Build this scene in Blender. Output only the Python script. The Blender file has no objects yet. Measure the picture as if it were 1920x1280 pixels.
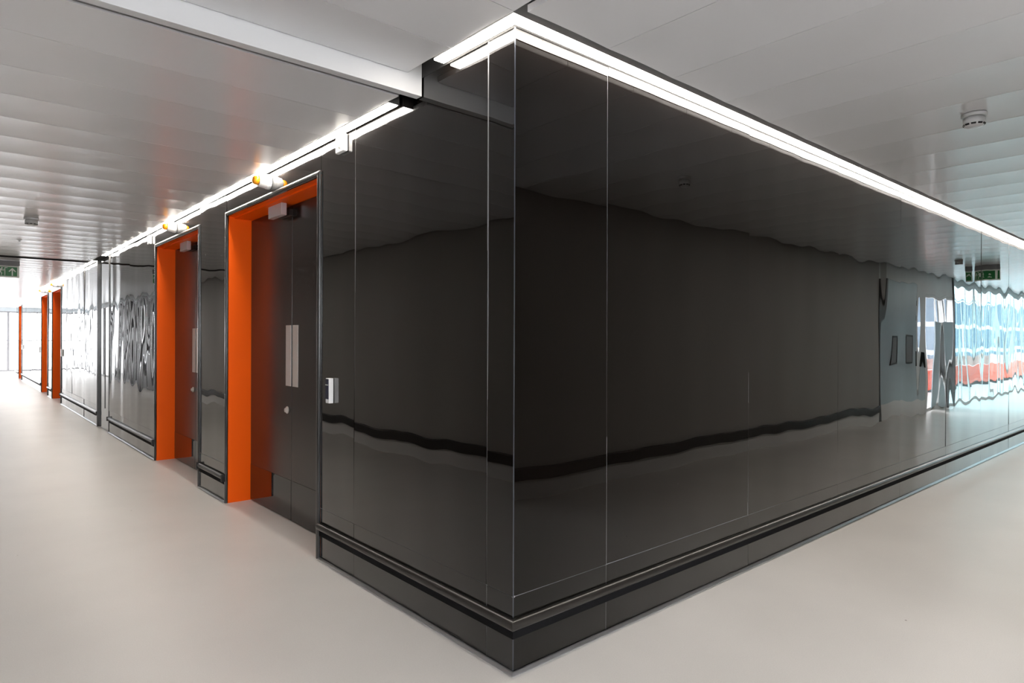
import bpy, math, random
from mathutils import Vector, Matrix, noise

S = bpy.context.scene
COL = S.collection
PI = math.pi

# ------------------------------------------------------------------ camera, world, exposure
CAM = (-1.9017, -2.1587, 1.5)
YAW = math.radians(41.19)
FPX = 1205.7
cam_d = bpy.data.cameras.new('camera')
cam_d.sensor_width = 36.0
cam_d.lens = 36.0 * FPX / 1920.0
cam_d.shift_y = -5.0 / 1920.0
cam_d.clip_start = 0.02
cam = bpy.data.objects.new('camera', cam_d)
COL.objects.link(cam)
cam.matrix_world = (Matrix.Translation(CAM) @ Matrix.Rotation(-YAW, 4, 'Z')
                    @ Matrix.Rotation(PI / 2, 4, 'X') @ Matrix.Rotation(math.radians(0.2), 4, 'Z'))
S.camera = cam

WORLD_STRENGTH = 6.6
STRIP_STRENGTH = 31.0
w = bpy.data.worlds.new('overcast_sky')
S.world = w
w.use_nodes = True
bg = w.node_tree.nodes['Background']
bg.inputs['Color'].default_value = (0.97, 0.975, 1.0, 1)
bg.inputs['Strength'].default_value = WORLD_STRENGTH

vs = S.view_settings
S.display_settings.display_device = 'sRGB'
vs.view_transform = 'Standard'
vs.look = 'None'
vs.exposure = 0.58
vs.gamma = 1.0
vs.use_curve_mapping = False
S.cycles.use_denoising = True
S.cycles.max_bounces = 10
S.cycles.diffuse_bounces = 5
S.cycles.glossy_bounces = 6
S.cycles.transparent_max_bounces = 12
S.cycles.sample_clamp_indirect = 8.0
S.cycles.caustics_refractive = False

# ------------------------------------------------------------------ materials
def nt(name):
    m = bpy.data.materials.new(name)
    m.use_nodes = True
    n = m.node_tree.nodes
    return m, n, m.node_tree.links, n['Principled BSDF']

def rgba(c):
    return (c[0], c[1], c[2], 1.0)

def srgb(r, g, b):
    f = lambda v: (v / 255 / 12.92) if v / 255 <= 0.04045 else ((v / 255 + 0.055) / 1.055) ** 2.4
    return (f(r), f(g), f(b))

def plain(name, color, rough=0.5, metal=0.0, vary=0.06, scale=6.0, bump=0.0, spec=0.5, coat=0.0):
    """Base colour broken up slightly by a noise texture; roughness follows it too."""
    m, n, l, p = nt(name)
    tc = n.new('ShaderNodeTexCoord')
    nz = n.new('ShaderNodeTexNoise')
    nz.inputs['Scale'].default_value = scale
    nz.inputs['Detail'].default_value = 4
    l.new(tc.outputs['Object'], nz.inputs['Vector'])
    mx = n.new('ShaderNodeMix'); mx.data_type = 'RGBA'
    mx.inputs[6].default_value = rgba([c * (1 - vary) for c in color])
    mx.inputs[7].default_value = rgba([min(1, c * (1 + vary)) for c in color])
    l.new(nz.outputs['Fac'], mx.inputs[0])
    l.new(mx.outputs[2], p.inputs['Base Color'])
    p.inputs['Roughness'].default_value = rough
    p.inputs['Metallic'].default_value = metal
    p.inputs['Specular IOR Level'].default_value = spec
    p.inputs['Coat Weight'].default_value = coat
    if bump:
        b = n.new('ShaderNodeBump'); b.inputs['Strength'].default_value = bump
        b.inputs['Distance'].default_value = 0.002
        l.new(nz.outputs['Fac'], b.inputs['Height']); l.new(b.outputs['Normal'], p.inputs['Normal'])
    return m

def emit(name, color, strength):
    m, n, l, p = nt(name)
    p.inputs['Base Color'].default_value = (0.9, 0.9, 0.9, 1)
    p.inputs['Emission Color'].default_value = rgba(color)
    p.inputs['Emission Strength'].default_value = strength
    return m

def thin_glass(name, tint=(0.96, 0.96, 0.96)):
    m, n, l, p = nt(name)
    n.remove(p)
    out = n['Material Output']
    tr = n.new('ShaderNodeBsdfTransparent'); tr.inputs['Color'].default_value = rgba(tint)
    gl = n.new('ShaderNodeBsdfGlossy'); gl.inputs['Roughness'].default_value = 0.0
    lw = n.new('ShaderNodeLayerWeight'); lw.inputs['Blend'].default_value = 0.5
    pw = n.new('ShaderNodeMath'); pw.operation = 'POWER'; pw.inputs[1].default_value = 5.0
    l.new(lw.outputs['Facing'], pw.inputs[0])
    fr = n.new('ShaderNodeMath'); fr.operation = 'MULTIPLY_ADD'; fr.inputs[1].default_value = 0.45; fr.inputs[2].default_value = 0.035
    l.new(pw.outputs[0], fr.inputs[0])
    mx = n.new('ShaderNodeMixShader')
    l.new(fr.outputs[0], mx.inputs[0]); l.new(tr.outputs[0], mx.inputs[1]); l.new(gl.outputs[0], mx.inputs[2])
    l.new(mx.outputs[0], out.inputs['Surface'])
    return m

def coated(n, l, p, rough, f0=0.012, power=2.85):
    """High-gloss coating: weak mirror seen square on, strong at a glancing angle."""
    out = n['Material Output']
    lw = n.new('ShaderNodeLayerWeight'); lw.inputs['Blend'].default_value = 0.5
    pw = n.new('ShaderNodeMath'); pw.operation = 'POWER'; pw.inputs[1].default_value = power
    l.new(lw.outputs['Facing'], pw.inputs[0])
    ma = n.new('ShaderNodeMath'); ma.operation = 'MULTIPLY_ADD'
    ma.inputs[1].default_value = 0.95 - f0; ma.inputs[2].default_value = f0
    l.new(pw.outputs[0], ma.inputs[0])
    gl = n.new('ShaderNodeBsdfGlossy'); gl.inputs['Roughness'].default_value = rough
    gl.inputs['Color'].default_value = (0.97, 0.98, 0.98, 1)
    mx = n.new('ShaderNodeMixShader')
    p.inputs['Specular IOR Level'].default_value = 0.0
    p.inputs['Roughness'].default_value = 0.6
    l.new(ma.outputs[0], mx.inputs[0]); l.new(p.outputs[0], mx.inputs[1]); l.new(gl.outputs[0], mx.inputs[2])
    l.new(mx.outputs[0], out.inputs['Surface'])

def black_glass(name, dust=1.0, rough=0.012):
    """Back-painted black glass cladding; a few dust specks and faint wipe marks with shapes of their own."""
    m, n, l, p = nt(name)
    tc = n.new('ShaderNodeTexCoord')
    vo = n.new('ShaderNodeTexVoronoi'); vo.inputs['Scale'].default_value = 26
    l.new(tc.outputs['Object'], vo.inputs['Vector'])
    lt = n.new('ShaderNodeMath'); lt.operation = 'LESS_THAN'; lt.inputs[1].default_value = 0.035
    l.new(vo.outputs['Distance'], lt.inputs[0])
    nz = n.new('ShaderNodeTexNoise'); nz.inputs['Scale'].default_value = 2.6; nz.inputs['Detail'].default_value = 3
    l.new(tc.outputs['Object'], nz.inputs['Vector'])
    gt = n.new('ShaderNodeMath'); gt.operation = 'GREATER_THAN'; gt.inputs[1].default_value = 0.66
    l.new(nz.outputs['Fac'], gt.inputs[0])
    mu = n.new('ShaderNodeMath'); mu.operation = 'MULTIPLY'
    l.new(lt.outputs[0], mu.inputs[0]); l.new(gt.outputs[0], mu.inputs[1])
    mu2 = n.new('ShaderNodeMath'); mu2.operation = 'MULTIPLY'; mu2.inputs[1].default_value = dust
    l.new(mu.outputs[0], mu2.inputs[0])
    mx = n.new('ShaderNodeMix'); mx.data_type = 'RGBA'
    mx.inputs[6].default_value = (0.0036, 0.0026, 0.0021, 1)
    mx.inputs[7].default_value = (0.35, 0.35, 0.36, 1)
    l.new(mu2.outputs[0], mx.inputs[0]); l.new(mx.outputs[2], p.inputs['Base Color'])
    coated(n, l, p, rough)
    return m

def kick_glass(name):
    """Same black finish low on the wall, with scuffs and drip-shaped dirt."""
    m, n, l, p = nt(name)
    tc = n.new('ShaderNodeTexCoord')
    mp = n.new('ShaderNodeMapping'); mp.inputs['Scale'].default_value = (14, 14, 2.5)
    l.new(tc.outputs['Object'], mp.inputs['Vector'])
    nz = n.new('ShaderNodeTexNoise'); nz.inputs['Scale'].default_value = 3.0; nz.inputs['Detail'].default_value = 6
    l.new(mp.outputs[0], nz.inputs['Vector'])
    cr = n.new('ShaderNodeValToRGB')
    cr.color_ramp.elements[0].position = 0.55; cr.color_ramp.elements[0].color = (0.004, 0.0035, 0.003, 1)
    cr.color_ramp.elements[1].position = 0.80; cr.color_ramp.elements[1].color = (0.014, 0.012, 0.010, 1)
    l.new(nz.outputs['Fac'], cr.inputs[0]); l.new(cr.outputs[0], p.inputs['Base Color'])
    coated(n, l, p, 0.03)
    return m

def floor_mat():
    m, n, l, p = nt('poured_resin_floor')
    tc = n.new('ShaderNodeTexCoord')
    a = n.new('ShaderNodeTexNoise'); a.inputs['Scale'].default_value = 170; a.inputs['Detail'].default_value = 3
    b = n.new('ShaderNodeTexNoise'); b.inputs['Scale'].default_value = 1.3; b.inputs['Detail'].default_value = 6
    l.new(tc.outputs['Object'], a.inputs['Vector']); l.new(tc.outputs['Object'], b.inputs['Vector'])
    m1 = n.new('ShaderNodeMix'); m1.data_type = 'RGBA'
    m1.inputs[6].default_value = rgba((0.61, 0.585, 0.555)); m1.inputs[7].default_value = rgba((0.73, 0.705, 0.67))
    l.new(a.outputs['Fac'], m1.inputs[0])
    m2 = n.new('ShaderNodeMix'); m2.data_type = 'RGBA'; m2.blend_type = 'MULTIPLY'; m2.inputs[0].default_value = 1.0
    cr = n.new('ShaderNodeValToRGB')
    cr.color_ramp.elements[0].position = 0.3; cr.color_ramp.elements[0].color = (0.93, 0.93, 0.93, 1)
    cr.color_ramp.elements[1].position = 0.7; cr.color_ramp.elements[1].color = (1, 1, 1, 1)
    l.new(b.outputs['Fac'], cr.inputs[0])
    l.new(m1.outputs[2], m2.inputs[6]); l.new(cr.outputs[0], m2.inputs[7])
    # a few tiny dark flecks
    vo = n.new('ShaderNodeTexVoronoi'); vo.inputs['Scale'].default_value = 2.2
    l.new(tc.outputs['Object'], vo.inputs['Vector'])
    lt = n.new('ShaderNodeMath'); lt.operation = 'LESS_THAN'; lt.inputs[1].default_value = 0.012
    l.new(vo.outputs['Distance'], lt.inputs[0])
    m3 = n.new('ShaderNodeMix'); m3.data_type = 'RGBA'; m3.inputs[7].default_value = (0.2, 0.18, 0.16, 1)
    l.new(lt.outputs[0], m3.inputs[0]); l.new(m2.outputs[2], m3.inputs[6])
    l.new(m3.outputs[2], p.inputs['Base Color'])
    p.inputs['Roughness'].default_value = 0.40
    p.inputs['Specular IOR Level'].default_value = 0.5
    bp = n.new('ShaderNodeBump'); bp.inputs['Strength'].default_value = 0.25; bp.inputs['Distance'].default_value = 0.004
    ad = n.new('ShaderNodeMath'); ad.operation = 'MULTIPLY_ADD'; ad.inputs[1].default_value = 0.12
    l.new(a.outputs['Fac'], ad.inputs[0]); l.new(b.outputs['Fac'], ad.inputs[2])
    l.new(ad.outputs[0], bp.inputs['Height']); l.new(bp.outputs['Normal'], p.inputs['Normal'])
    return m

M = {}
M['glass_black'] = black_glass('black_glass_cladding')
M['glass_kick'] = kick_glass('black_kick_cladding')
M['floor'] = floor_mat()
M['ceiling'] = plain('white_metal_plank', (0.74, 0.74, 0.755), 0.26, 0, 0.02, 3.0)
M['bulkhead'] = plain('white_bulkhead', (0.64, 0.645, 0.65), 0.45, 0, 0.02)
M['void'] = plain('dark_void', (0.03, 0.03, 0.03), 0.8)
M['recess'] = plain('grey_recess', (0.16, 0.16, 0.165), 0.6)
M['backing'] = plain('wall_core', (0.02, 0.02, 0.02), 0.7)
M['joint'] = plain('joint_aluminium', (0.24, 0.24, 0.25), 0.45, 0.1)
M['corner'] = plain('corner_aluminium', (0.16, 0.18, 0.22), 0.25, 1.0)
M['alu'] = plain('brushed_aluminium', (0.55, 0.56, 0.58), 0.32, 1.0, 0.08, 40)
M['rail'] = plain('black_rubber_rail', (0.016, 0.014, 0.012), 0.30, 0, 0.2, 20)
M['rail_shade'] = plain('matt_black_rail_shade', (0.007, 0.007, 0.008), 0.8, 0, 0.3, 30, spec=0.1)  # black standing in for the shade below the bumper rail
M['frame'] = plain('black_anodised_frame', (0.02, 0.02, 0.02), 0.2, 0.0, 0.2, 20, spec=0.8)
M['strip'] = emit('led_diffuser', (1.0, 0.92, 0.83), STRIP_STRENGTH)
M['fixture'] = plain('fixture_body', (0.10, 0.10, 0.10), 0.5)
M['orange'] = plain('orange_lacquer', (1.0, 0.12, 0.0), 0.42, 0, 0.02, spec=0.25)
M['leaf'] = plain('black_satin_laminate', (0.012, 0.010, 0.009), 0.24, 0, 0.15, 10, spec=0.6)
M['kickplate'] = plain('black_polished_plate', (0.006, 0.005, 0.005), 0.015, 0, 0.1, spec=0.6)
M['steel'] = plain('satin_steel', (0.66, 0.62, 0.59), 0.4, 0.5, 0.06, 60)
M['white'] = plain('white_plastic', (0.80, 0.80, 0.80), 0.35)
M['grey_box'] = plain('grey_metal_box', (0.62, 0.57, 0.57), 0.4, 0.3)
M['detector'] = plain('off_white_plastic', (0.55, 0.55, 0.55), 0.3)
M['amber'] = plain('amber_lens', (0.95, 0.36, 0.01), 0.15, 0, 0.03, coat=0.5)
M['navy'] = plain('reader_face', (0.015, 0.018, 0.05), 0.2)
M['dark'] = plain('black_plastic', (0.012, 0.012, 0.012), 0.4)
M['green'] = plain('sign_green', (0.006, 0.19, 0.04), 0.35)
M['sign_white'] = plain('sign_white', (0.85, 0.90, 0.82), 0.35)
M['wall_grey'] = plain('grey_painted_wall', (0.47, 0.455, 0.43), 0.55, 0, 0.04, 1.5)
M['skirt'] = plain('pale_kickboard', (0.86, 0.85, 0.84), 0.4, 0, 0.03)
M['white_paint'] = plain('white_painted_wall', (0.78, 0.79, 0.79), 0.5)
M['blue_door'] = plain('blue_grey_door', (0.50, 0.60, 0.66), 0.35)
M['pane'] = thin_glass('window_pane')
M['pane_green'] = thin_glass('tinted_window_pane', (0.76, 0.93, 0.955))
M['post'] = plain('dark_post', (0.07, 0.08, 0.08), 0.4)
M['post_grey'] = plain('grey_post', (0.24, 0.24, 0.25), 0.4)
M['header'] = plain('grey_header', (0.42, 0.46, 0.48), 0.5)
M['terrace'] = plain('pale_paving', (0.72, 0.73, 0.74), 0.8, 0, 0.08, 2)
M['facade'] = plain('blue_glazing', (0.055, 0.11, 0.17), 0.5, 0, 0.4, 0.5)
M['band'] = plain('white_band', (0.75, 0.78, 0.8), 0.6)
M['barrier'] = plain('orange_barrier', (0.90, 0.09, 0.02), 0.5)
M['mesh'] = plain('pink_mesh', (0.72, 0.42, 0.36), 0.7)

# ------------------------------------------------------------------ mesh helpers
class MB:
    def __init__(self):
        self.v, self.f, self.sm = [], [], []
    def add(self, vs, fs, smooth=False):
        o = len(self.v)
        self.v += [tuple(p) for p in vs]
        for f in fs:
            self.f.append(tuple(i + o for i in f)); self.sm.append(smooth)
        return self
    def box(self, a, b):
        x0, x1 = sorted((a[0], b[0])); y0, y1 = sorted((a[1], b[1])); z0, z1 = sorted((a[2], b[2]))
        v = [(x0, y0, z0), (x1, y0, z0), (x1, y1, z0), (x0, y1, z0), (x0, y0, z1), (x1, y0, z1), (x1, y1, z1), (x0, y1, z1)]
        return self.add(v, [(3, 2, 1, 0), (4, 5, 6, 7), (0, 1, 5, 4), (1, 2, 6, 5), (2, 3, 7, 6), (3, 0, 4, 7)])
    def prism(self, poly, p0, p1, smooth=False):
        """poly: function giving the section's 3D points at an end; p0/p1 passed to it."""
        A, B = poly(p0), poly(p1)
        n = len(A)
        self.add(A + B, [(i, (i + 1) % n, n + (i + 1) % n, n + i) for i in range(n)], smooth)
        o = len(self.v) - 2 * n
        self.f.append(tuple(range(o + n - 1, o - 1, -1))); self.sm.append(False)
        self.f.append(tuple(range(o + n, o + 2 * n))); self.sm.append(False)
        return self
    def lathe(self, c, axis, prof, seg=32, smooth=True):
        """prof: (radius, distance along axis) pairs."""
        c = Vector(c); a = Vector(axis).normalized()
        u = a.orthogonal().normalized(); t = a.cross(u)
        vs, fs = [], []
        for r, h in prof:
            for k in range(seg):
                th = 2 * PI * k / seg
                vs.append(c + a * h + (u * math.cos(th) + t * math.sin(th)) * r)
        for i in range(len(prof) - 1):
            for k in range(seg):
                k2 = (k + 1) % seg
                fs.append((i * seg + k, i * seg + k2, (i + 1) * seg + k2, (i + 1) * seg + k))
        self.add(vs, fs, smooth)
        o = len(self.v) - len(vs)
        self.f.append(tuple(o + k for k in range(seg - 1, -1, -1))); self.sm.append(False)
        q = o + (len(prof) - 1) * seg
        self.f.append(tuple(q + k for k in range(seg))); self.sm.append(False)
        return self
    def build(self, name, m, parent=None, bevel=0.0, fix=True):
        me = bpy.data.meshes.new(name)
        me.from_pydata(self.v, [], self.f)
        me.polygons.foreach_set('use_smooth', self.sm)
        me.materials.append(m)
        me.update()
        if fix:
            import bmesh
            bm = bmesh.new(); bm.from_mesh(me)
            bmesh.ops.recalc_face_normals(bm, faces=bm.faces[:])
            bm.to_mesh(me); bm.free()
        o = bpy.data.objects.new(name, me)
        COL.objects.link(o)
        if bevel:
            b = o.modifiers.new('bevel', 'BEVEL'); b.width = bevel; b.segments = 2; b.limit_method = 'ANGLE'
        if parent:
            o.parent = parent
        return o

def boxm(a, b):
    return MB().box(a, b)

def tag(o, label=None, cat=None, group=None, kind=None):
    if label: o['label'] = label
    if cat: o['category'] = cat
    if group: o['group'] = group
    if kind: o['kind'] = kind
    return o

def empty(name, label=None, cat=None, group=None, kind=None):
    o = bpy.data.objects.new(name, None)
    o.empty_display_size = 0.1
    COL.objects.link(o)
    return tag(o, label, cat, group, kind)

def copy_tree(o, parent=None):
    c = o.copy(); COL.objects.link(c); c.parent = parent
    for ch in list(o.children):
        copy_tree(ch, c)
    return c

def struct(name, label=None):
    o = empty(name, label, None, None, 'structure')
    return o

# ------------------------------------------------------------------ key dimensions
ZH = 2.895      # ceiling by the corner
ZL = 2.800      # lower ceiling of the left corridor
ZR = 3.12       # slab over everything
YB = 0.750      # face of the bulkhead
WL = -2.59      # far side of the left corridor
WR = -2.28      # far side of the right corridor
YE = 33.7       # glazed end of the left corridor
HALL_X, HALL_Y = -7.0, -6.5
XE = 30.0       # end of the right corridor
RAIL_Z0, RAIL_Z1 = 0.200, 0.247
GROOVE = 0.345

# ------------------------------------------------------------------ floor, slab, ceilings
fl = MB()
fl.box((HALL_X - 0.3, HALL_Y - 0.3, -0.2), (1.9, 0.3, 0))
fl.box((HALL_X - 0.3, 0.3, -0.2), (1.2, YE + 0.1, 0))
fl.box((1.9, WR - 0.2, -0.2), (XE + 0.2, 0.3, 0))
fl.box((1.2, 28.4, -0.2), (4.0, YE + 0.1, 0))
tag(fl.build('floor', M['floor']), 'pale beige poured floor running along both corridors', kind='structure')

sl = MB()
sl.box((HALL_X - 0.3, HALL_Y - 0.3, ZR), (1.9, 0.6, ZR + 0.2))
sl.box((HALL_X - 0.3, 0.6, ZR), (1.2, YE + 0.1, ZR + 0.2))
sl.box((1.9, WR - 0.2, ZR), (XE + 0.2, 0.6, ZR + 0.2))
sl.box((1.2, 28.4, ZR), (4.0, YE + 0.1, ZR + 0.2))

ceil = struct('ceiling', 'white metal plank ceiling over both corridors')
sl.build('slab', M['void'], ceil)

def planks(mb, run, lo, hi, s0, s1, start, pitch, z, bow=0.004, gap=0.004, nseg=8):
    """Planks run along axis `run` from lo to hi; they repeat across from s0 to s1."""
    k0 = math.ceil((s0 - start) / pitch - 1e-6)
    edges = [s0] + [start + k * pitch for k in range(k0, k0 + int((s1 - s0) / pitch) + 2)
                    if s0 + 0.01 < start + k * pitch < s1 - 0.01] + [s1]
    for a, b in zip(edges[:-1], edges[1:]):
        w_ = b - a
        sc = min(1.0, w_ / pitch)
        prof = [(a + gap / 2, z + 0.03)]
        for i in range(nseg + 1):
            t = i / nseg
            prof.append((a + gap / 2 + (w_ - gap) * t, z + bow * sc * 4 * t * (1 - t)))
        prof.append((b - gap / 2, z + 0.03))
        if run == 'x':
            vs = [(lo, p, q) for p, q in prof] + [(hi, p, q) for p, q in prof]
        else:
            vs = [(p, lo, q) for p, q in prof] + [(p, hi, q) for p, q in prof]
        n = len(prof)
        fs = []
        for i in range(n - 1):
            mb.add([vs[i], vs[i + 1], vs[n + i + 1], vs[n + i]], [(0, 1, 2, 3)], True) if False else None
            fs.append((i, i + 1, n + i + 1, n + i))
        mb.add(vs, fs[:1], False); mb.add(vs, fs[1:-1], True); mb.add(vs, fs[-1:], False)
        fs2 = [tuple(range(n))] + [tuple(range(2 * n - 1, n - 1, -1))]
        mb.add(vs, fs2, False)
    return mb

mb = MB()
planks(mb, 'x', HALL_X, -0.095, HALL_Y, YB - 0.004, 0.36, 0.46, ZH)
mb.build('plank_panels', M['ceiling'], ceil, fix=True)
mb = MB()
planks(mb, 'y', WR + 0.03, -0.134, -0.05, XE, 0.48, 0.525, ZH)
mb.build('plank_panels', M['ceiling'], ceil)
mb = MB()
planks(mb, 'y', HALL_Y, WR + 0.03, -0.05, 1.88, 0.48, 0.525, ZH)
mb.build('plank_panels', M['ceiling'], ceil)
mb = MB()
planks(mb, 'x', WL + 0.03, -0.088, 0.845, 10.86, 1.29, 0.46, ZL)
planks(mb, 'x', WL + 0.03, -0.088, 11.12, YE - 0.05, 11.12, 0.46, ZL)
mb.build('plank_panels', M['ceiling'], ceil)
mb = MB()
planks(mb, 'x', HALL_X, WL - 0.02, 0.845, 2.9, 1.29, 0.46, ZL)
mb.build('plank_panels', M['ceiling'], ceil)
mb = MB()
planks(mb, 'x', -0.088, 4.0, 28.75, YE - 0.05, 28.9, 0.46, ZL)
mb.build('plank_panels', M['ceiling'], ceil)
# dark transverse gap lining
mb = MB()
mb.box((WL, 10.862, ZL - 0.004), (-0.09, 10.885, ZL + 0.12)); mb.box((WL, 11.095, ZL - 0.004), (-0.09, 11.118, ZL + 0.12))
mb.box((WL, 10.885, ZL + 0.05), (-0.09, 11.095, ZL + 0.06))
mb.build('gap_lining', M['void'], ceil)
# recess lids beside the strips
mb = MB()
mb.box((-0.054, HALL_Y, ZH + 0.035), (XE, -0.0, ZH + 0.045)) if False else None
mb.box((-0.10, -0.14, ZH + 0.105), (XE, 0.0, ZH + 0.115))
mb.box((-0.10, 0.0, ZH + 0.105), (-0.001, YB, ZH + 0.115))
mb.build('recess_lid', M['recess'], ceil)
mb = MB()
mb.box((-0.09, 0.80, ZL + 0.10), (-0.001, 28.6, ZL + 0.11))
mb.build('recess_lid', M['void'], ceil)

# bulkhead between the two ceiling levels
bk = struct('trim_1', 'white downstand bulkhead across the left ceiling')
mb = MB().box((HALL_X, YB, ZL - 0.006), (-0.004, YB + 0.05, ZR))
mb.build('fascia', M['bulkhead'], bk)
mb = MB().box((HALL_X, YB + 0.052, ZL + 0.006), (-0.09, YB + 0.092, ZL + 0.05))
mb.build('shadow_gap', M['recess'], bk)

# ------------------------------------------------------------------ wavy glass cladding
def wave(u, z, seed, amp):
    p = Vector((u * 1.5 + seed * 7.3, z * 0.5, seed * 1.7))
    q = Vector((u * 4.0 + seed * 3.1, z * 0.9, seed * 5.9 + 40))
    r = Vector((u * 2.6 + seed * 2.2, z * 1.3, seed * 0.9 + 80))
    return amp * 3.0 * (0.0008 * noise.noise(p) + 0.00035 * noise.noise(q) + 0.00055 * noise.noise(r))

def wave_panel(side, a, b, z0, z1, seed, amp, tilt=(0, 0), m=None, parent=None, name='panel', d0=0.0, du=0.04, dz=0.06):
    """Vertical glass panel on wall `side` from a to b along it; relief pushes out of the wall by millimetres."""
    nu = max(2, int((b - a) / du)); nz = max(2, int((z1 - z0) / dz))
    vs, fs = [], []
    for j in range(nz + 1):
        z = z0 + (z1 - z0) * j / nz
        for i in range(nu + 1):
            u = a + (b - a) * i / nu
            h = d0 + wave(u, z, seed, amp) + tilt[0] * (u - (a + b) / 2) + tilt[1] * (z - 1.5)
            vs.append((-h, u, z) if side == 'left' else (u, -h, z))
    for j in range(nz):
        for i in range(nu):
            k = j * (nu + 1) + i
            q = (k, k + 1, k + nu + 2, k + nu + 1)
            fs.append(q if side == 'right' else q[::-1])
    mb = MB().add(vs, fs, True)
    # returned edges so the sheet has thickness
    t = 0.012
    def back(p):
        return (p[0] + t, p[1], p[2]) if side == 'left' else (p[0], p[1] + t, p[2])
    ring = [j * (nu + 1) for j in range(nz, -1, -1)] + list(range(1, nu + 1)) + \
           [j * (nu + 1) + nu for j in range(1, nz + 1)] + [nz * (nu + 1) + i for i in range(nu - 1, 0, -1)]
    pts = [vs[k] for k in ring]
    n = len(pts)
    mb.add(pts + [back(p) for p in pts], [(i, (i + 1) % n, n + (i + 1) % n, n + i) for i in range(n)], False)
    return mb.build(name, m or M['glass_black'], parent, fix=False)

def along(side, u, d, z):
    """Point on a wall: u along it, d out of it."""
    return (-d, u, z) if side == 'left' else (u, -d, z)

def extrude(side, prof, u0, u1, m0=False, m1=False, smooth=True):
    """Profile of (d, z) points swept along a wall; m0 / m1 mitre an end at the outer corner."""
    A = [along(side, u0 - (d if m0 else 0), d, z) for d, z in prof]
    B = [along(side, u1 + (d if m1 else 0), d, z) for d, z in prof]
    n = len(prof)
    mb = MB().add(A + B, [(i, (i + 1) % n, n + (i + 1) % n, n + i) for i in range(n)], smooth)
    mb.add(A, [tuple(range(n))]); mb.add(B, [tuple(range(n - 1, -1, -1))])
    return mb

def rail_profile(z0=RAIL_Z0, z1=RAIL_Z1, out=0.034):
    h = (z1 - z0) / 2; zc = (z0 + z1) / 2
    pts = [(0.001, z1)]
    for i in range(9):
        t = PI / 2 - PI * i / 8
        pts.append((out - h + h * math.cos(t), zc + h * math.sin(t)))
    pts.append((0.001, z0))
    return pts

random.seed(4)
ALLSEED = [0]
def clad(wall, base, side, joints, top, amp, gap=0.0035, m0=False, rail_inset=0.0):
    """Panels, kick panels, joint strips, bumper rail and floor strip of one stretch of wall."""
    jb = MB()
    for a, b in zip(joints[:-1], joints[1:]):
        ALLSEED[0] += 1
        sd = ALLSEED[0]
        am = amp(a) if callable(amp) else amp
        til = (random.uniform(-1, 1) * 0.0012 * am, random.uniform(-1, 1) * 0.0018 * am)
        a_, b_ = a + gap / 2, b - gap / 2
        wave_panel(side, a_, b_, GROOVE + gap / 2, top, sd, am, til, parent=wall, du=0.04 if b < 12 else 0.06)
        wave_panel(side, a_, b_, 0.0, GROOVE - gap / 2, sd, am * 0.6, (til[0], 0), M['glass_kick'], base, 'kick_panel')
    a, b = joints[0], joints[-1]
    for u in joints[1:-1]:
        p, q = along(side, u - 0.004, -0.0015, 0.0), along(side, u + 0.004, -0.010, top)
        jb.box(p, q)
    p, q = along(side, a, -0.0035, GROOVE - 0.004), along(side, b, -0.010, GROOVE + 0.004)
    jb.box(p, q)
    jb.build('joint_strips', M['joint'], wall)
    p, q = along(side, a + (0.016 if m0 else 0), -0.013, 0.0), along(side, b, -0.20, top)
    boxm(p, q).build('core', M['backing'], wall)
    rl = extrude(side, rail_profile(), a + (0 if m0 else rail_inset), b - rail_inset, m0)
    rl.build('bumper_rail', M['rail'], base)
    extrude(side, [(0.001, 0.158), (0.006, 0.158), (0.006, RAIL_Z0 + 0.002), (0.001, RAIL_Z0 + 0.002)], a, b, m0, smooth=False).build('rail_shade_strip', M['rail_shade'], base)  # rail's dark reflection in the kick panel, added as a matt black strip
    fs_ = extrude(side, [(0.001, 0.0), (0.020, 0.0), (0.020, 0.004), (0.008, 0.013), (0.001, 0.014)], a, b, m0, smooth=False)
    fs_.build('floor_strip', M['alu'], base)

wl = struct('wall_left', 'glossy black glass clad wall of the left corridor')
wr = struct('wall_right', 'glossy black glass clad wall of the right corridor')
bl = struct('baseboard_left', 'black kick panels and bumper rail of the left wall')
br = struct('baseboard_right', 'black kick panels and bumper rail of the right wall')

D1, D2, D3, D4, D5 = (2.03, 3.93), (4.815, 6.60), (15.45, 17.07), (18.05, 19.5), (25.9, 27.1)
FR = 0.020      # half width of the door frame bead
DH = 2.60       # soffit height of a door opening
segs = [
    ([0.0, 0.191, 1.504, D1[0] - 2 * FR], 1.6),
    ([D1[1] + 2 * FR, D2[0] - 2 * FR], 1.9),
    ([D2[1] + 2 * FR, 8.15, 9.66], 2.3),
    ([10.62, 12.2, 13.8, D3[0] - 2 * FR], 2.0),
    ([D3[1] + 2 * FR, D4[0] - 2 * FR], 1.5),
    ([D4[1] + 2 * FR, 21.1, 22.7, 24.3, D5[0] - 2 * FR], 1.5),
    ([D5[1] + 2 * FR, 28.6], 1.5),
]
for k, (j, am) in enumerate(segs):
    clad(wl, bl, 'left', j, ZH, am, m0=(k == 0), rail_inset=0.0 if k == 0 else 0.012)
    if k == 1 or k == 2 or k == 3 or k == 5:
        for e in (j[0], j[-1]):
            s = 1 if e == j[0] else -1
            boxm((-0.040, e + s * 0.001, RAIL_Z0 - 0.012), (-0.001, e + s * 0.022, RAIL_Z1 + 0.006)).build('rail_end_cap', M['dark'], bl, bevel=0.004)
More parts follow.
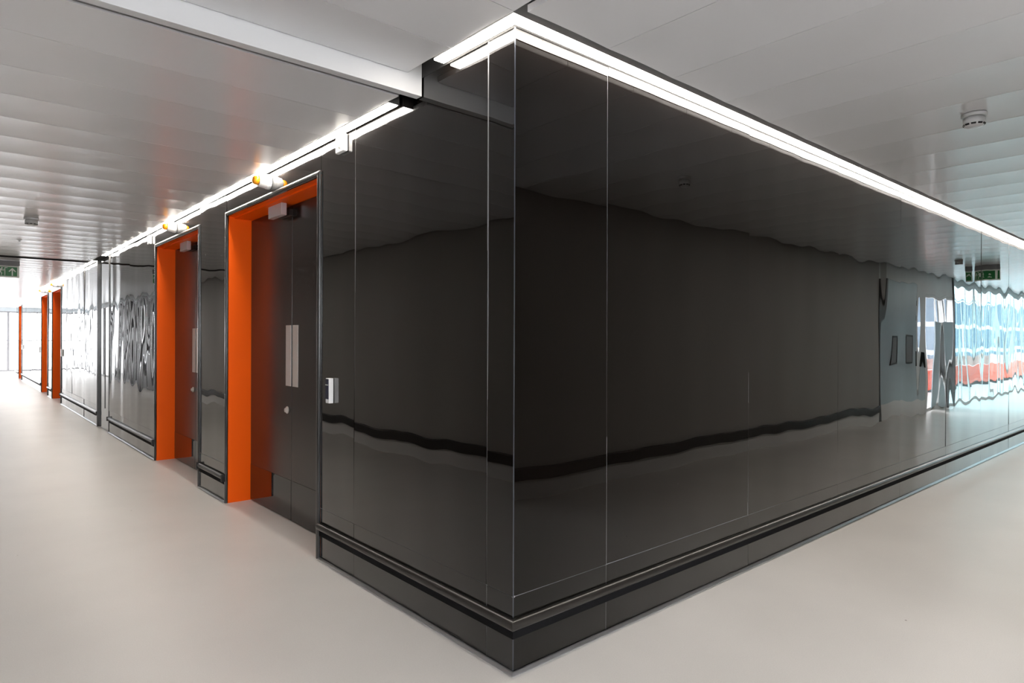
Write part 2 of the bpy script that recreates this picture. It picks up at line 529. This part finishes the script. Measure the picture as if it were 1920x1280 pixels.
# header panels over the doors
for (a, b), am in ((D1, 0.8), (D2, 0.8), (D3, 0.8), (D4, 0.8), (D5, 0.8)):
    ALLSEED[0] += 1
    wave_panel('left', a - 2 * FR + 0.002, b + 2 * FR - 0.002, DH + 2 * FR, ZH, ALLSEED[0], am, parent=wl, name='header_panel')
    boxm((0.013, a - 2 * FR, DH + 2 * FR), (0.20, b + 2 * FR, ZH)).build('core', M['backing'], wl)
    jb = MB()
    for e in (a - 2 * FR, b + 2 * FR):
        jb.box((0.0035, e - 0.004, DH + 2 * FR), (0.010, e + 0.004, ZH))
    jb.build('joint_strips', M['joint'], wl)

rj = [0.0, 0.634] + [2.058 + 1.404 * k for k in range(0, 20)] + [XE]
clad(wr, br, 'right', rj, ZH, lambda u: 0.7 if u < 0.5 else 1.0 if u < 2 else 1.25 if u < 3.4 else 1.35, m0=True)
# closing return of the core at the far end, and upper infill over the whole wall
boxm((0.0, 28.58, 0), (4.0, 28.62, ZR)).build('return_wall', M['white_paint'], wl)
up = MB()
up.box((0.001, 0.0, ZH), (0.2, 28.6, ZR)); up.build('upper_infill', M['void'], wl)
boxm((0.2, 0.001, ZH), (XE, 0.2, ZR)).build('upper_infill', M['void'], wr)
# bright corner bead
mb = MB().box((-0.0015, -0.0015, 0.012), (0.0025, 0.0025, ZH))
cb = mb.build('trim_2', M['corner']); tag(cb, 'thin metal bead on the outer corner of the black walls', kind='structure')

# recessed panel between the third and fourth stretch of the left wall
rp = struct('wall_pocket', 'narrow recessed glossy panel in the left wall')
mb = MB().box((0.002, 9.70, 0.0), (0.020, 10.58, ZL - 0.01)); mb.build('pocket_panel', M['glass_black'], rp)
mb = MB().box((-0.008, 9.662, 0), (0.2, 9.70, ZL)); mb.build('edge_post', M['frame'], rp)
mb = MB().box((-0.03, 10.57, 0), (0.2, 10.618, ZL)); mb.build('edge_post', M['frame'], rp)
mb = MB().box((-0.004, 10.02, 0.35), (0.0019, 10.05, 1.98)); mb.build('slot_pull', M['dark'], rp)
boxm((0.021, 9.70, 0), (0.2, 10.57, ZR)).build('core', M['backing'], rp)
boxm((-0.088, 9.90, ZL - 0.002), (-0.001, 10.70, ZL + 0.06)).build('soffit_plate', M['void'], rp)

# ------------------------------------------------------------------ doors
def door(idx, y0, y1, label, lock=True, leaves=2):
    dr = tag(empty('door_%d' % idx), label, None, None, 'structure')
    dep = 0.206
    # orange lining: two jambs and the soffit
    t = 0.02
    o1 = MB().box((0.006, y1 - 0.001, 0), (dep + 0.05, y1 + t, DH + t)); o1.build('jamb', M['orange'], dr)
    o2 = MB().box((0.006, y0 - t, 0), (dep + 0.05, y0 + 0.001, DH + t)); o2.build('jamb', M['orange'], dr)
    o3 = MB().box((0.006, y0 + 0.001, DH), (0.055, y1 - 0.001, DH + t))
    o3.box((0.055, y0 + 0.001, DH - 0.012), (dep + 0.05, y1 - 0.001, DH + t)); o3.build('head_lining', M['orange'], dr)
    # black bead round the opening: rounded bar up, over, down with mitred corners
    r = FR
    ring = []
    prof = [(-0.002, -1.0), (0.010, -1.0)] + [(0.010 + 0.008 * math.sin(PI * i / 6), -math.cos(PI * i / 6)) for i in range(1, 6)] + [(0.010, 1.0), (-0.002, 1.0)]
    path = [(y0 - r, 0.0), (y0 - r, DH + r), (y1 + r, DH + r), (y1 + r, 0.0)]
    nrm = [(1, 0), (1, -1), (-1, -1), (-1, 0)]
    vs, n = [], len(prof)
    for (py, pz), (ny, nz_) in zip(path, nrm):
        for d, s in prof:
            vs.append((-d, py + ny * s * r, pz + nz_ * s * r))
    fs = []
    for k in range(3):
        for i in range(n - 1):
            fs.append((k * n + i, k * n + i + 1, (k + 1) * n + i + 1, (k + 1) * n + i))
        fs.append((k * n + n - 1, k * n, (k + 1) * n, (k + 1) * n + n - 1))
    mbf = MB().add(vs, fs, False); mbf.add(vs[:n], [tuple(range(n))]); mbf.add(vs[3 * n:], [tuple(range(n))])
    mbf.build('frame', M['frame'], dr, bevel=0.0015)
    # leaves
    mid = (y0 + y1) / 2
    spans = [(y0 + 0.004, mid - 0.0025), (mid + 0.0025, y1 - 0.004)] if leaves == 2 else [(y0 + 0.004, y1 - 0.004)]
    for k, (a, b) in enumerate(spans):
        lf = MB().box((dep, a, 0.006), (dep + 0.045, b, DH - 0.016)).build('leaf', M['leaf'], dr, bevel=0.0015)
        kp = MB().box((dep - 0.0025, a + 0.003, 0.010), (dep, b - 0.003, 0.335)).build('kick_plate', M['kickplate'], lf, bevel=0.001)
        pa, pb = (b - 0.125, b - 0.018) if k == 0 and leaves == 2 else (a + 0.010, a + 0.117)
        pp = MB().box((dep - 0.004, pa, 1.105), (dep, pb, 1.605)).build('push_plate', M['steel'], lf, bevel=0.0015)
        tag(pp, 'satin steel push plate')
        if k == len(spans) - 1 and lock:
            mbk = MB().lathe((dep, a + 0.085, 0.905), (-1, 0, 0), [(0.030, 0), (0.030, 0.006), (0.026, 0.009), (0.018, 0.010), (0.017, 0.022), (0.012, 0.024)], 28)
            tag(mbk.build('lock', M['steel'], lf), 'round steel lock')
    boxm((dep + 0.06, y0 - t, 0), (dep + 0.08, y1 + t, DH + t)).build('backing', M['backing'], dr)
    # door-holding magnet under the head lining
    mg = MB().box((0.098, mid - 0.04, 2.490), (0.143, mid + 0.24, DH - 0.012)).build('door_magnet', M['grey_box'], dr, bevel=0.003)
    tag(mg, 'pale grey magnetic lock box')
    MB().box((0.176, mid - 0.02, 2.500), (dep, mid + 0.22, 2.550)).build('strike_plate', M['dark'], mg, bevel=0.002)
    for yy in (mid + 0.02, mid + 0.18):
        MB().lathe((0.143, yy, 2.53), (1, 0, 0), [(0.006, 0), (0.006, 0.013)], 12).build('pin', M['steel'], mg)
    return dr

door(1, *D1, 'orange lined double black door nearest the corner')
door(2, *D2, 'second orange lined double black door along the left wall')
door(3, *D3, 'third orange lined door along the left wall')
door(4, *D4, 'fourth orange lined door along the left wall')
door(5, *D5, 'farthest orange lined door along the left wall')

# ------------------------------------------------------------------ linear lights
def strip_left(y0, y1, z, label):
    t = empty('linear_light', label, 'strip light', 'linear ceiling lights along the black walls')
    boxm((-0.078, y0, z + 0.004), (-0.008, y1, z + 0.075)).build('housing', M['fixture'], t)
    boxm((-0.077, y0 + 0.003, z + 0.000), (-0.018, y1 - 0.003, z + 0.004)).build('diffuser', M['strip'], t)
    return t
t = empty('linear_light', 'long glowing ceiling strip turning the corner above both black walls', 'strip light', 'linear ceiling lights along the black walls')
hb = MB().box((-0.078, -0.078, ZH + 0.008), (-0.008, 0.53, ZH + 0.08)); hb.box((-0.008, -0.078, ZH + 0.008), (XE - 0.5, -0.008, ZH + 0.08))
hb.build('housing', M['fixture'], t)
hb = MB().add([(-0.076, -0.076, ZH), (-0.076, 0.527, ZH), (-0.017, 0.527, ZH), (-0.017, -0.017, ZH), (XE - 0.51, -0.017, ZH), (XE - 0.51, -0.076, ZH)], [(0, 1, 2, 3), (0, 3, 4, 5)])
hb.add([(-0.076, -0.076, ZH + 0.008), (-0.076, 0.527, ZH + 0.008), (-0.017, 0.527, ZH + 0.008), (-0.017, -0.017, ZH + 0.008), (XE - 0.51, -0.017, ZH + 0.008), (XE - 0.51, -0.076, ZH + 0.008)], [(0, 3, 2, 1), (0, 5, 4, 3)])
hb.add([(-0.076, -0.076, ZH), (-0.076, 0.527, ZH), (-0.076, 0.527, ZH + 0.008), (-0.076, -0.076, ZH + 0.008)], [(0, 1, 2, 3)])
hb.add([(-0.076, 0.527, ZH), (-0.017, 0.527, ZH), (-0.017, 0.527, ZH + 0.008), (-0.076, 0.527, ZH + 0.008)], [(0, 1, 2, 3)])
hb.build('diffuser', M['strip'], t, fix=False)
strip_left(0.97, 9.85, ZL, 'glowing ceiling strip above the two nearest orange doors')
strip_left(10.76, 28.3, ZL, 'farthest glowing ceiling strip, beyond the dark ceiling gap')

# ------------------------------------------------------------------ small fittings on the left wall
def beacon(y, label, z=2.727):
    t = empty('warning_beacon', label, 'beacon light', 'amber beacons over the doors')
    t.location = (0, y, z)
    MB().lathe((-0.001, 0, 0), (-1, 0, 0), [(0.054, 0), (0.058, 0.004), (0.058, 0.030), (0.053, 0.034), (0.053, 0.042), (0.045, 0.088), (0.040, 0.092)], 36).build('base', M['white'], t)
    MB().lathe((-0.092, 0, 0), (-1, 0, 0), [(0.036, 0), (0.035, 0.022), (0.031, 0.034), (0.024, 0.041), (0.012, 0.044)], 36).build('lens', M['amber'], t)
    for s in (-1, 1):
        MB().lathe((-0.015, s * 0.0405, -0.0405), (0, s * 0.7, -0.7), [(0.004, 0), (0.004, 0.002)], 10).build('screw', M['steel'], t)
    return t
b0 = beacon(2.92, 'white beacon with amber lens above the orange door nearest the corner')
for y, lb in ((5.72, 'white beacon with amber lens above the second orange door'),
              (16.2, 'far white beacon above the third orange door'),
              (18.8, 'far white beacon above the fourth orange door')):
    c = copy_tree(b0); c.location = (0, y, 2.727); c['label'] = lb

def sensor(y, z, label):
    t = empty('presence_sensor', label, 'sensor', 'white sensor boxes under the strip lights')
    t.location = (0, y, z)
    MB().box((-0.030, -0.06, -0.055), (-0.002, 0.06, 0.055)).build('housing', M['white'], t, bevel=0.006)
    MB().lathe((-0.030, 0, -0.012), (-1, 0, 0), [(0.020, 0), (0.018, 0.005), (0.010, 0.008)], 24).build('lens', M['sign_white'], t)
    return t
s0 = sensor(1.66, 2.742, 'small white sensor box under the strip light nearest the corner')
c = copy_tree(s0); c.location = (0, 6.90, 2.722); c['label'] = 'small white sensor box just past the second orange door'

def reader(y, z, label):
    t = empty('card_reader', label, 'card reader', 'card readers beside the doors')
    t.location = (0, y, z)
    MB().box((-0.034, -0.026, -0.082), (-0.002, 0.026, 0.082)).build('body', M['white'], t, bevel=0.004)
    MB().box((-0.0375, -0.021, -0.055), (-0.034, 0.021, 0.078)).build('face', M['navy'], t, bevel=0.001)
    MB().box((-0.0385, -0.020, 0.036), (-0.0375, 0.020, 0.041)).build('status_bar', M['sign_white'], t)
    return t
r0 = reader(1.815, 1.155, 'slim white card reader on black glass beside the nearest orange door')
for y, lb in ((15.2, 'far card reader on the black wall before the third orange door'),
              (19.75, 'far card reader just past the fourth orange door'),
              (25.6, 'farthest card reader, before the last orange door')):
    c = copy_tree(r0); c.location = (0, y, 1.155); c['label'] = lb

# ------------------------------------------------------------------ ceiling fittings
def detector(x, y, z, label):
    t = empty('smoke_detector', label, 'smoke detector', 'smoke detectors on the ceilings')
    t.location = (x, y, z)
    MB().lathe((0, 0, 0), (0, 0, -1), [(0.066, 0), (0.068, 0.004), (0.068, 0.018), (0.064, 0.022)], 40).build('base', M['detector'], t)
    MB().lathe((0, 0, -0.022), (0, 0, -1), [(0.050, 0), (0.050, 0.006), (0.058, 0.008), (0.058, 0.034), (0.054, 0.048), (0.044, 0.058), (0.020, 0.063)], 40).build('body', M['detector'], t)
    for k in range(10):
        th = 2 * PI * (k + 0.3) / 10
        mbk = MB()
        c_, s_ = math.cos(th), math.sin(th)
        pts = []
        for dz, r in ((-0.064, 0.0577), (-0.073, 0.0535)):
            for dt in (-0.22, 0.22):
                for rr in (r + 0.0022, r - 0.004):
                    pts.append((rr * math.cos(th + dt), rr * math.sin(th + dt), dz))
        mbk.add(pts, [(0, 2, 3, 1), (4, 5, 7, 6), (0, 1, 5, 4), (2, 6, 7, 3), (0, 4, 6, 2), (1, 3, 7, 5)])
        mbk.build('vent_slot', M['dark'], t)
    return t
d0 = detector(2.855, -1.047, ZH + 0.002, 'white smoke detector on the ceiling of the right corridor')
for loc, lb in (((-1.23, 6.59, ZL + 0.002), 'smoke detector on the ceiling of the left corridor, before the green sign'),
                ((11.3, -1.15, ZH + 0.002), 'far smoke detector seen mirrored in the right wall beside a green sign')):
    c = copy_tree(d0); c.location = loc; c['label'] = lb
sp = empty('sprinkler', 'tiny sprinkler head on the left corridor ceiling past the detector', 'sprinkler')
sp.location = (-1.2, 8.64, ZL + 0.002)
MB().lathe((0, 0, 0), (0, 0, -1), [(0.030, 0), (0.030, 0.004), (0.012, 0.008), (0.008, 0.025)], 20).build('escutcheon', M['white'], sp)
MB().lathe((0, 0, -0.026), (0, 0, -1), [(0.016, 0), (0.016, 0.002)], 16).build('deflector', M['alu'], sp)

def limb(mb, pts, wd, y):
    for (x0, z0), (x1, z1) in zip(pts[:-1], pts[1:]):
        dx, dz = x1 - x0, z1 - z0
        L = math.hypot(dx, dz) or 1
        nx, nz_ = -dz / L * wd / 2, dx / L * wd / 2
        ex, ez = dx / L * wd / 3, dz / L * wd / 3
        poly = [(x0 + nx - ex, z0 + nz_ - ez), (x1 + nx + ex, z1 + nz_ + ez), (x1 - nx + ex, z1 - nz_ + ez), (x0 - nx - ex, z0 - nz_ - ez)]
        mb.prism(lambda yy: [(px, yy, pz) for px, pz in poly], y, y - 0.001)
    return mb

def exit_sign(label):
    """Faces -Y; hung under a housing at the ceiling."""
    t = empty('exit_sign', label, 'exit sign', 'green exit signs')
    MB().box((-0.23, -0.035, -0.085), (0.23, 0.035, 0.0)).build('housing', M['post_grey'], t, bevel=0.004)
    pl = MB().box((-0.225, -0.006, -0.285), (0.225, 0.006, -0.0855)).build('panel', M['sign_white'], t, bevel=0.002)
    MB().box((-0.20, -0.0075, -0.262), (0.195, -0.006, -0.108)).build('green_field', M['green'], pl)
    y = -0.0075
    man = MB()
    limb(man, [(-0.022, -0.150), (-0.035, -0.195)], 0.024, y)                     # trunk
    limb(man, [(-0.035, -0.195), (-0.012, -0.215), (-0.018, -0.246)], 0.013, y)    # front leg
    limb(man, [(-0.038, -0.195), (-0.050, -0.222), (-0.078, -0.228)], 0.013, y)    # rear leg
    limb(man, [(-0.020, -0.152), (0.004, -0.168), (0.020, -0.160)], 0.010, y)      # front arm
    limb(man, [(-0.024, -0.152), (-0.052, -0.160), (-0.058, -0.182)], 0.010, y)    # rear arm
    man.lathe((-0.010, y, -0.130), (0, -1, 0), [(0.0115, 0), (0.0115, 0.001)], 20)
    man.build('running_figure', M['sign_white'], pl)
    dw = MB()
    limb(dw, [(0.030, -0.250), (0.030, -0.122), (0.062, -0.122)], 0.010, y)
    dw.build('doorway_symbol', M['sign_white'], pl)
    ar = MB()
    limb(ar, [(0.130, -0.248), (0.130, -0.140)], 0.018, y)
    limb(ar, [(0.088, -0.182), (0.130, -0.134), (0.172, -0.182)], 0.018, y)
    ar.build('arrow', M['sign_white'], pl)
    return t
e0 = exit_sign('green exit sign with white arrow hanging at the dark gap of the left ceiling')
e0.location = (-1.225, 11.72, ZL)
e1 = copy_tree(e0); e1['label'] = 'green exit sign mirrored in the right wall, hanging in the right corridor'
e1.location = (12.6, -1.06, ZH); e1.rotation_euler = (0, 0, -PI / 2)

# ------------------------------------------------------------------ the far sides of the corridors (seen mirrored)
wo = struct('wall_far_left', 'grey wall facing the left black wall')
boxm((WL - 0.12, 2.9, 0.0), (WL, 16.0, ZL + 0.02)).build('plaster', M['wall_grey'], wo)
boxm((HALL_X, 2.9, 0.0), (WL - 0.12, 3.02, ZR)).build('plaster', M['wall_grey'], wo)
boxm((WL - 0.12, 2.9, ZL + 0.02), (WL, YE, ZR)).build('upper_wall', M['void'], wo)
bo = struct('baseboard_far_left', 'pale kickboard with black rail facing the left black wall')
boxm((WL, 2.9, 0.0), (WL + 0.012, 16.0, 0.175)).build('kickboard', M['skirt'], bo)
boxm((WL, 2.9, 0.175), (WL + 0.04, 16.0, 0.295)).build('rail', M['dark'], bo, bevel=0.01)
wq = struct('wall_far_right', 'grey wall facing the right black wall')
boxm((1.9, WR - 0.12, 0.0), (10.70, WR, ZH + 0.02)).build('plaster', M['wall_grey'], wq)
boxm((1.9, WR - 0.12, ZH + 0.02), (XE, WR, ZR)).build('upper_wall', M['void'], wq)
boxm((1.9, HALL_Y, 0), (2.02, WR - 0.12, ZR)).build('plaster', M['wall_grey'], wq)
bq = struct('baseboard_far_right', 'pale kickboard with black rail facing the right black wall')
boxm((1.9, WR, 0.0), (10.70, WR + 0.012, 0.175)).build('kickboard', M['skirt'], bq)
boxm((1.9, WR, 0.175), (10.70, WR + 0.04, 0.295)).build('rail', M['dark'], bq, bevel=0.01)

boxm((XE, WR - 0.1, 0), (XE + 0.1, 0.2, ZR)).build('wall_end', M['white_paint'])['kind'] = 'structure'

# blue-grey doors and white lining on the far side of the right corridor
d6 = tag(empty('door_6'), 'blue grey double door seen mirrored in the right wall', kind='structure')
boxm((10.70, WR - 0.12, 0), (10.80, WR + 0.012, 2.62)).build('frame', M['dark'], d6)
boxm((10.70, WR - 0.12, 2.62), (13.4, WR, ZH + 0.02)).build('overpanel', M['white_paint'], d6)
boxm((13.02, WR - 0.12, 0), (13.4, WR, 2.62)).build('side_lining', M['white_paint'], d6)
lf = boxm((10.80, WR - 0.07, 0.30), (13.02, WR - 0.01, 2.62)).build('leaf', M['blue_door'], d6)
boxm((10.80, WR - 0.07, 0.01), (13.02, WR - 0.008, 0.30)).build('kick_plate', M['skirt'], lf)
vp = MB()
for a, b in (((11.4, 1.03), (12.1, 1.06)), ((11.4, 1.55), (12.1, 1.58)), ((11.4, 1.06), (11.43, 1.55)), ((12.07, 1.06), (12.1, 1.55))):
    vp.box((a[0], WR - 0.01, a[1]), (b[0], WR + 0.008, b[1]))
vp.build('vision_panel_frame', M['dark'], lf)
boxm((11.43, WR - 0.01, 1.06), (12.07, WR - 0.006, 1.55)).build('vision_panel', M['post_grey'], lf)
hd = MB()
hd.box((12.90, WR - 0.01, 0.95), (12.93, WR + 0.06, 1.25)); hd.box((12.98, WR - 0.01, 1.9), (13.03, WR + 0.01, 2.0)); hd.box((12.98, WR - 0.01, 2.2), (13.03, WR + 0.01, 2.3))
hd.build('handle', M['dark'], lf)

def glazing(name, axis, fixed, a, b, z0, z1, pitch, mat, wpost=0.06, label=None, head=0.0, transom=None, thick=0.07, pane=None):
    """A glazed screen: frame members, posts and single panes between them."""
    t = struct(name, label)
    def bx(u0, u1, d0, d1, zz0, zz1):
        return ((u0, fixed + d0, zz0), (u1, fixed + d1, zz1)) if axis == 'x' else ((fixed + d0, u0, zz0), (fixed + d1, u1, zz1))
    n = max(1, round((b - a) / pitch))
    for k in range(n + 1):
        u = a + (b - a) * k / n
        boxm(*bx(u - wpost / 2, u + wpost / 2, -thick / 2, thick / 2, z0, z1)).build('post', mat, t)
    h = MB().box(*bx(a, b, -thick / 2 + 0.005, thick / 2 - 0.005, z0, z0 + 0.06))
    h.box(*bx(a, b, -thick / 2 + 0.005, thick / 2 - 0.005, z1 - 0.06, z1))
    if transom:
        h.box(*bx(a, b, -0.02, 0.02, transom - 0.02, transom + 0.02))
    h.build('rails', M['post_grey'] if transom else mat, t)
    for k in range(n):
        u0 = a + (b - a) * k / n + wpost / 2; u1 = a + (b - a) * (k + 1) / n - wpost / 2
        boxm(*bx(u0, u1, -0.004, 0.004, z0 + 0.06, z1 - 0.06)).build('pane', pane or M['pane'], t)
    return t

glazing('window_1', 'x', YE, WL, 4.0, 0.0, 2.63, 1.35, M['post_grey'], 0.09, 'bright glazed end of the left corridor', transom=1.35)
boxm((WL, YE - 0.06, 2.63), (4.0, YE + 0.06, ZR)).build('trim_3', M['header'])['kind'] = 'structure'
# slim dark post that stands in front of the end glazing
ps = boxm((0.30, 33.15, 0.0), (0.46, 33.31, ZL + 0.01)).build('trim_4', M['post_grey']); tag(ps, 'grey post in front of the bright end glazing', kind='structure')
glazing('window_2', 'y', WL - 0.05, 16.0, 25.4, 0.0, 2.70, 0.75, M['dark'], 0.38, 'closely posted dark glazing facing the left black wall')
glazing('window_7', 'y', WL - 0.05, 25.6, YE - 0.1, 0.0, 2.70, 1.6, M['post_grey'], 0.12, 'grey framed glazing near the end of the left corridor')
boxm((WL - 0.12, 16.0, 2.70), (WL, YE, ZL + 0.02)).build('trim_5', M['header'])['kind'] = 'structure'
glazing('window_3', 'x', WR - 0.05, 15.1, XE, 0.0, 2.82, 1.65, M['white_paint'], 0.10, 'tall windows facing the right black wall', pane=M['pane_green'])
boxm((15.02, WR - 0.14, 0), (15.18, WR + 0.05, ZH + 0.02)).build('trim_6', M['post'])['kind'] = 'structure'
boxm((15.18, WR - 0.12, 2.82), (XE, WR, ZH + 0.02)).build('trim_7', M['white_paint'])['kind'] = 'structure'
glazing('window_4', 'x', WR - 0.05, 13.4, 15.02, 0.0, 2.45, 0.8, M['white_paint'], 0.06, 'glazed screen beside the blue grey door')
boxm((13.4, WR - 0.12, 2.45), (15.02, WR, ZH + 0.02)).build('trim_8', M['white_paint'])['kind'] = 'structure'
pn = boxm((13.9, WR - 0.02, 0.02), (14.8, WR + 0.03, 1.9)).build('trim_9', M['blue_door']); tag(pn, 'blue grey panel in front of the screen', kind='structure')
boxm((HALL_X, HALL_Y - 0.06, 0), (1.9, HALL_Y + 0.06, 0.9)).build('wall_sill', M['white_paint'])['kind'] = 'structure'
glazing('window_5', 'x', HALL_Y, HALL_X, 1.9, 0.9, 2.9, 1.8, M['white_paint'], 0.08, 'window wall of the hall behind the viewer')

boxm((HALL_X - 0.12, HALL_Y, 0), (HALL_X, 3.0, ZR)).build('wall_hall', M['white_paint'])['kind'] = 'structure'

# ------------------------------------------------------------------ outdoors beyond the windows (seen mirrored)
tr = boxm((-60, -80, -0.35), (110, 120, -0.25)).build('terrace', M['terrace']); tag(tr, 'pale paving outside the windows', kind='structure')
bd = empty('office_building', 'blue glazed building outside the windows, seen mirrored in the right wall', 'building')
boxm((10, -22, -0.25), (95, -15, 5.4)).build('facade', M['facade'], bd)
for z in (0.4, 2.6, 5.2):
    boxm((10, -15.25, z), (95, -14.99, z + 0.35)).build('floor_band', M['band'], bd)
for k in range(24):
    x = 11 + k * 3.5
    boxm((x, -15.1, -0.25), (x + 0.45, -14.93, 5.2)).build('column', M['band'], bd)
def barrier_proto():
    t = empty('site_barrier', 'orange plastic site barrier, one of the row outside the windows', 'barrier', 'orange barriers outside the windows')
    MB().box((-0.95, -0.05, 0.1), (0.95, 0.05, 0.78)).build('board', M['barrier'], t, bevel=0.02)
    for s in (-0.8, 0.8):
        MB().box((s - 0.06, -0.25, 0.0), (s + 0.06, 0.25, 0.1)).build('foot', M['dark'], t, bevel=0.01)
    MB().box((-0.95, -0.012, 0.80), (0.95, 0.012, 1.15)).build('mesh_top', M['mesh'], t)
    return t
p0 = barrier_proto()
for k in range(20):
    o = p0 if k == 0 else copy_tree(p0)
    o.location = (16 + 2.0 * k, -4.9 - 0.02 * (k % 3), -0.25)
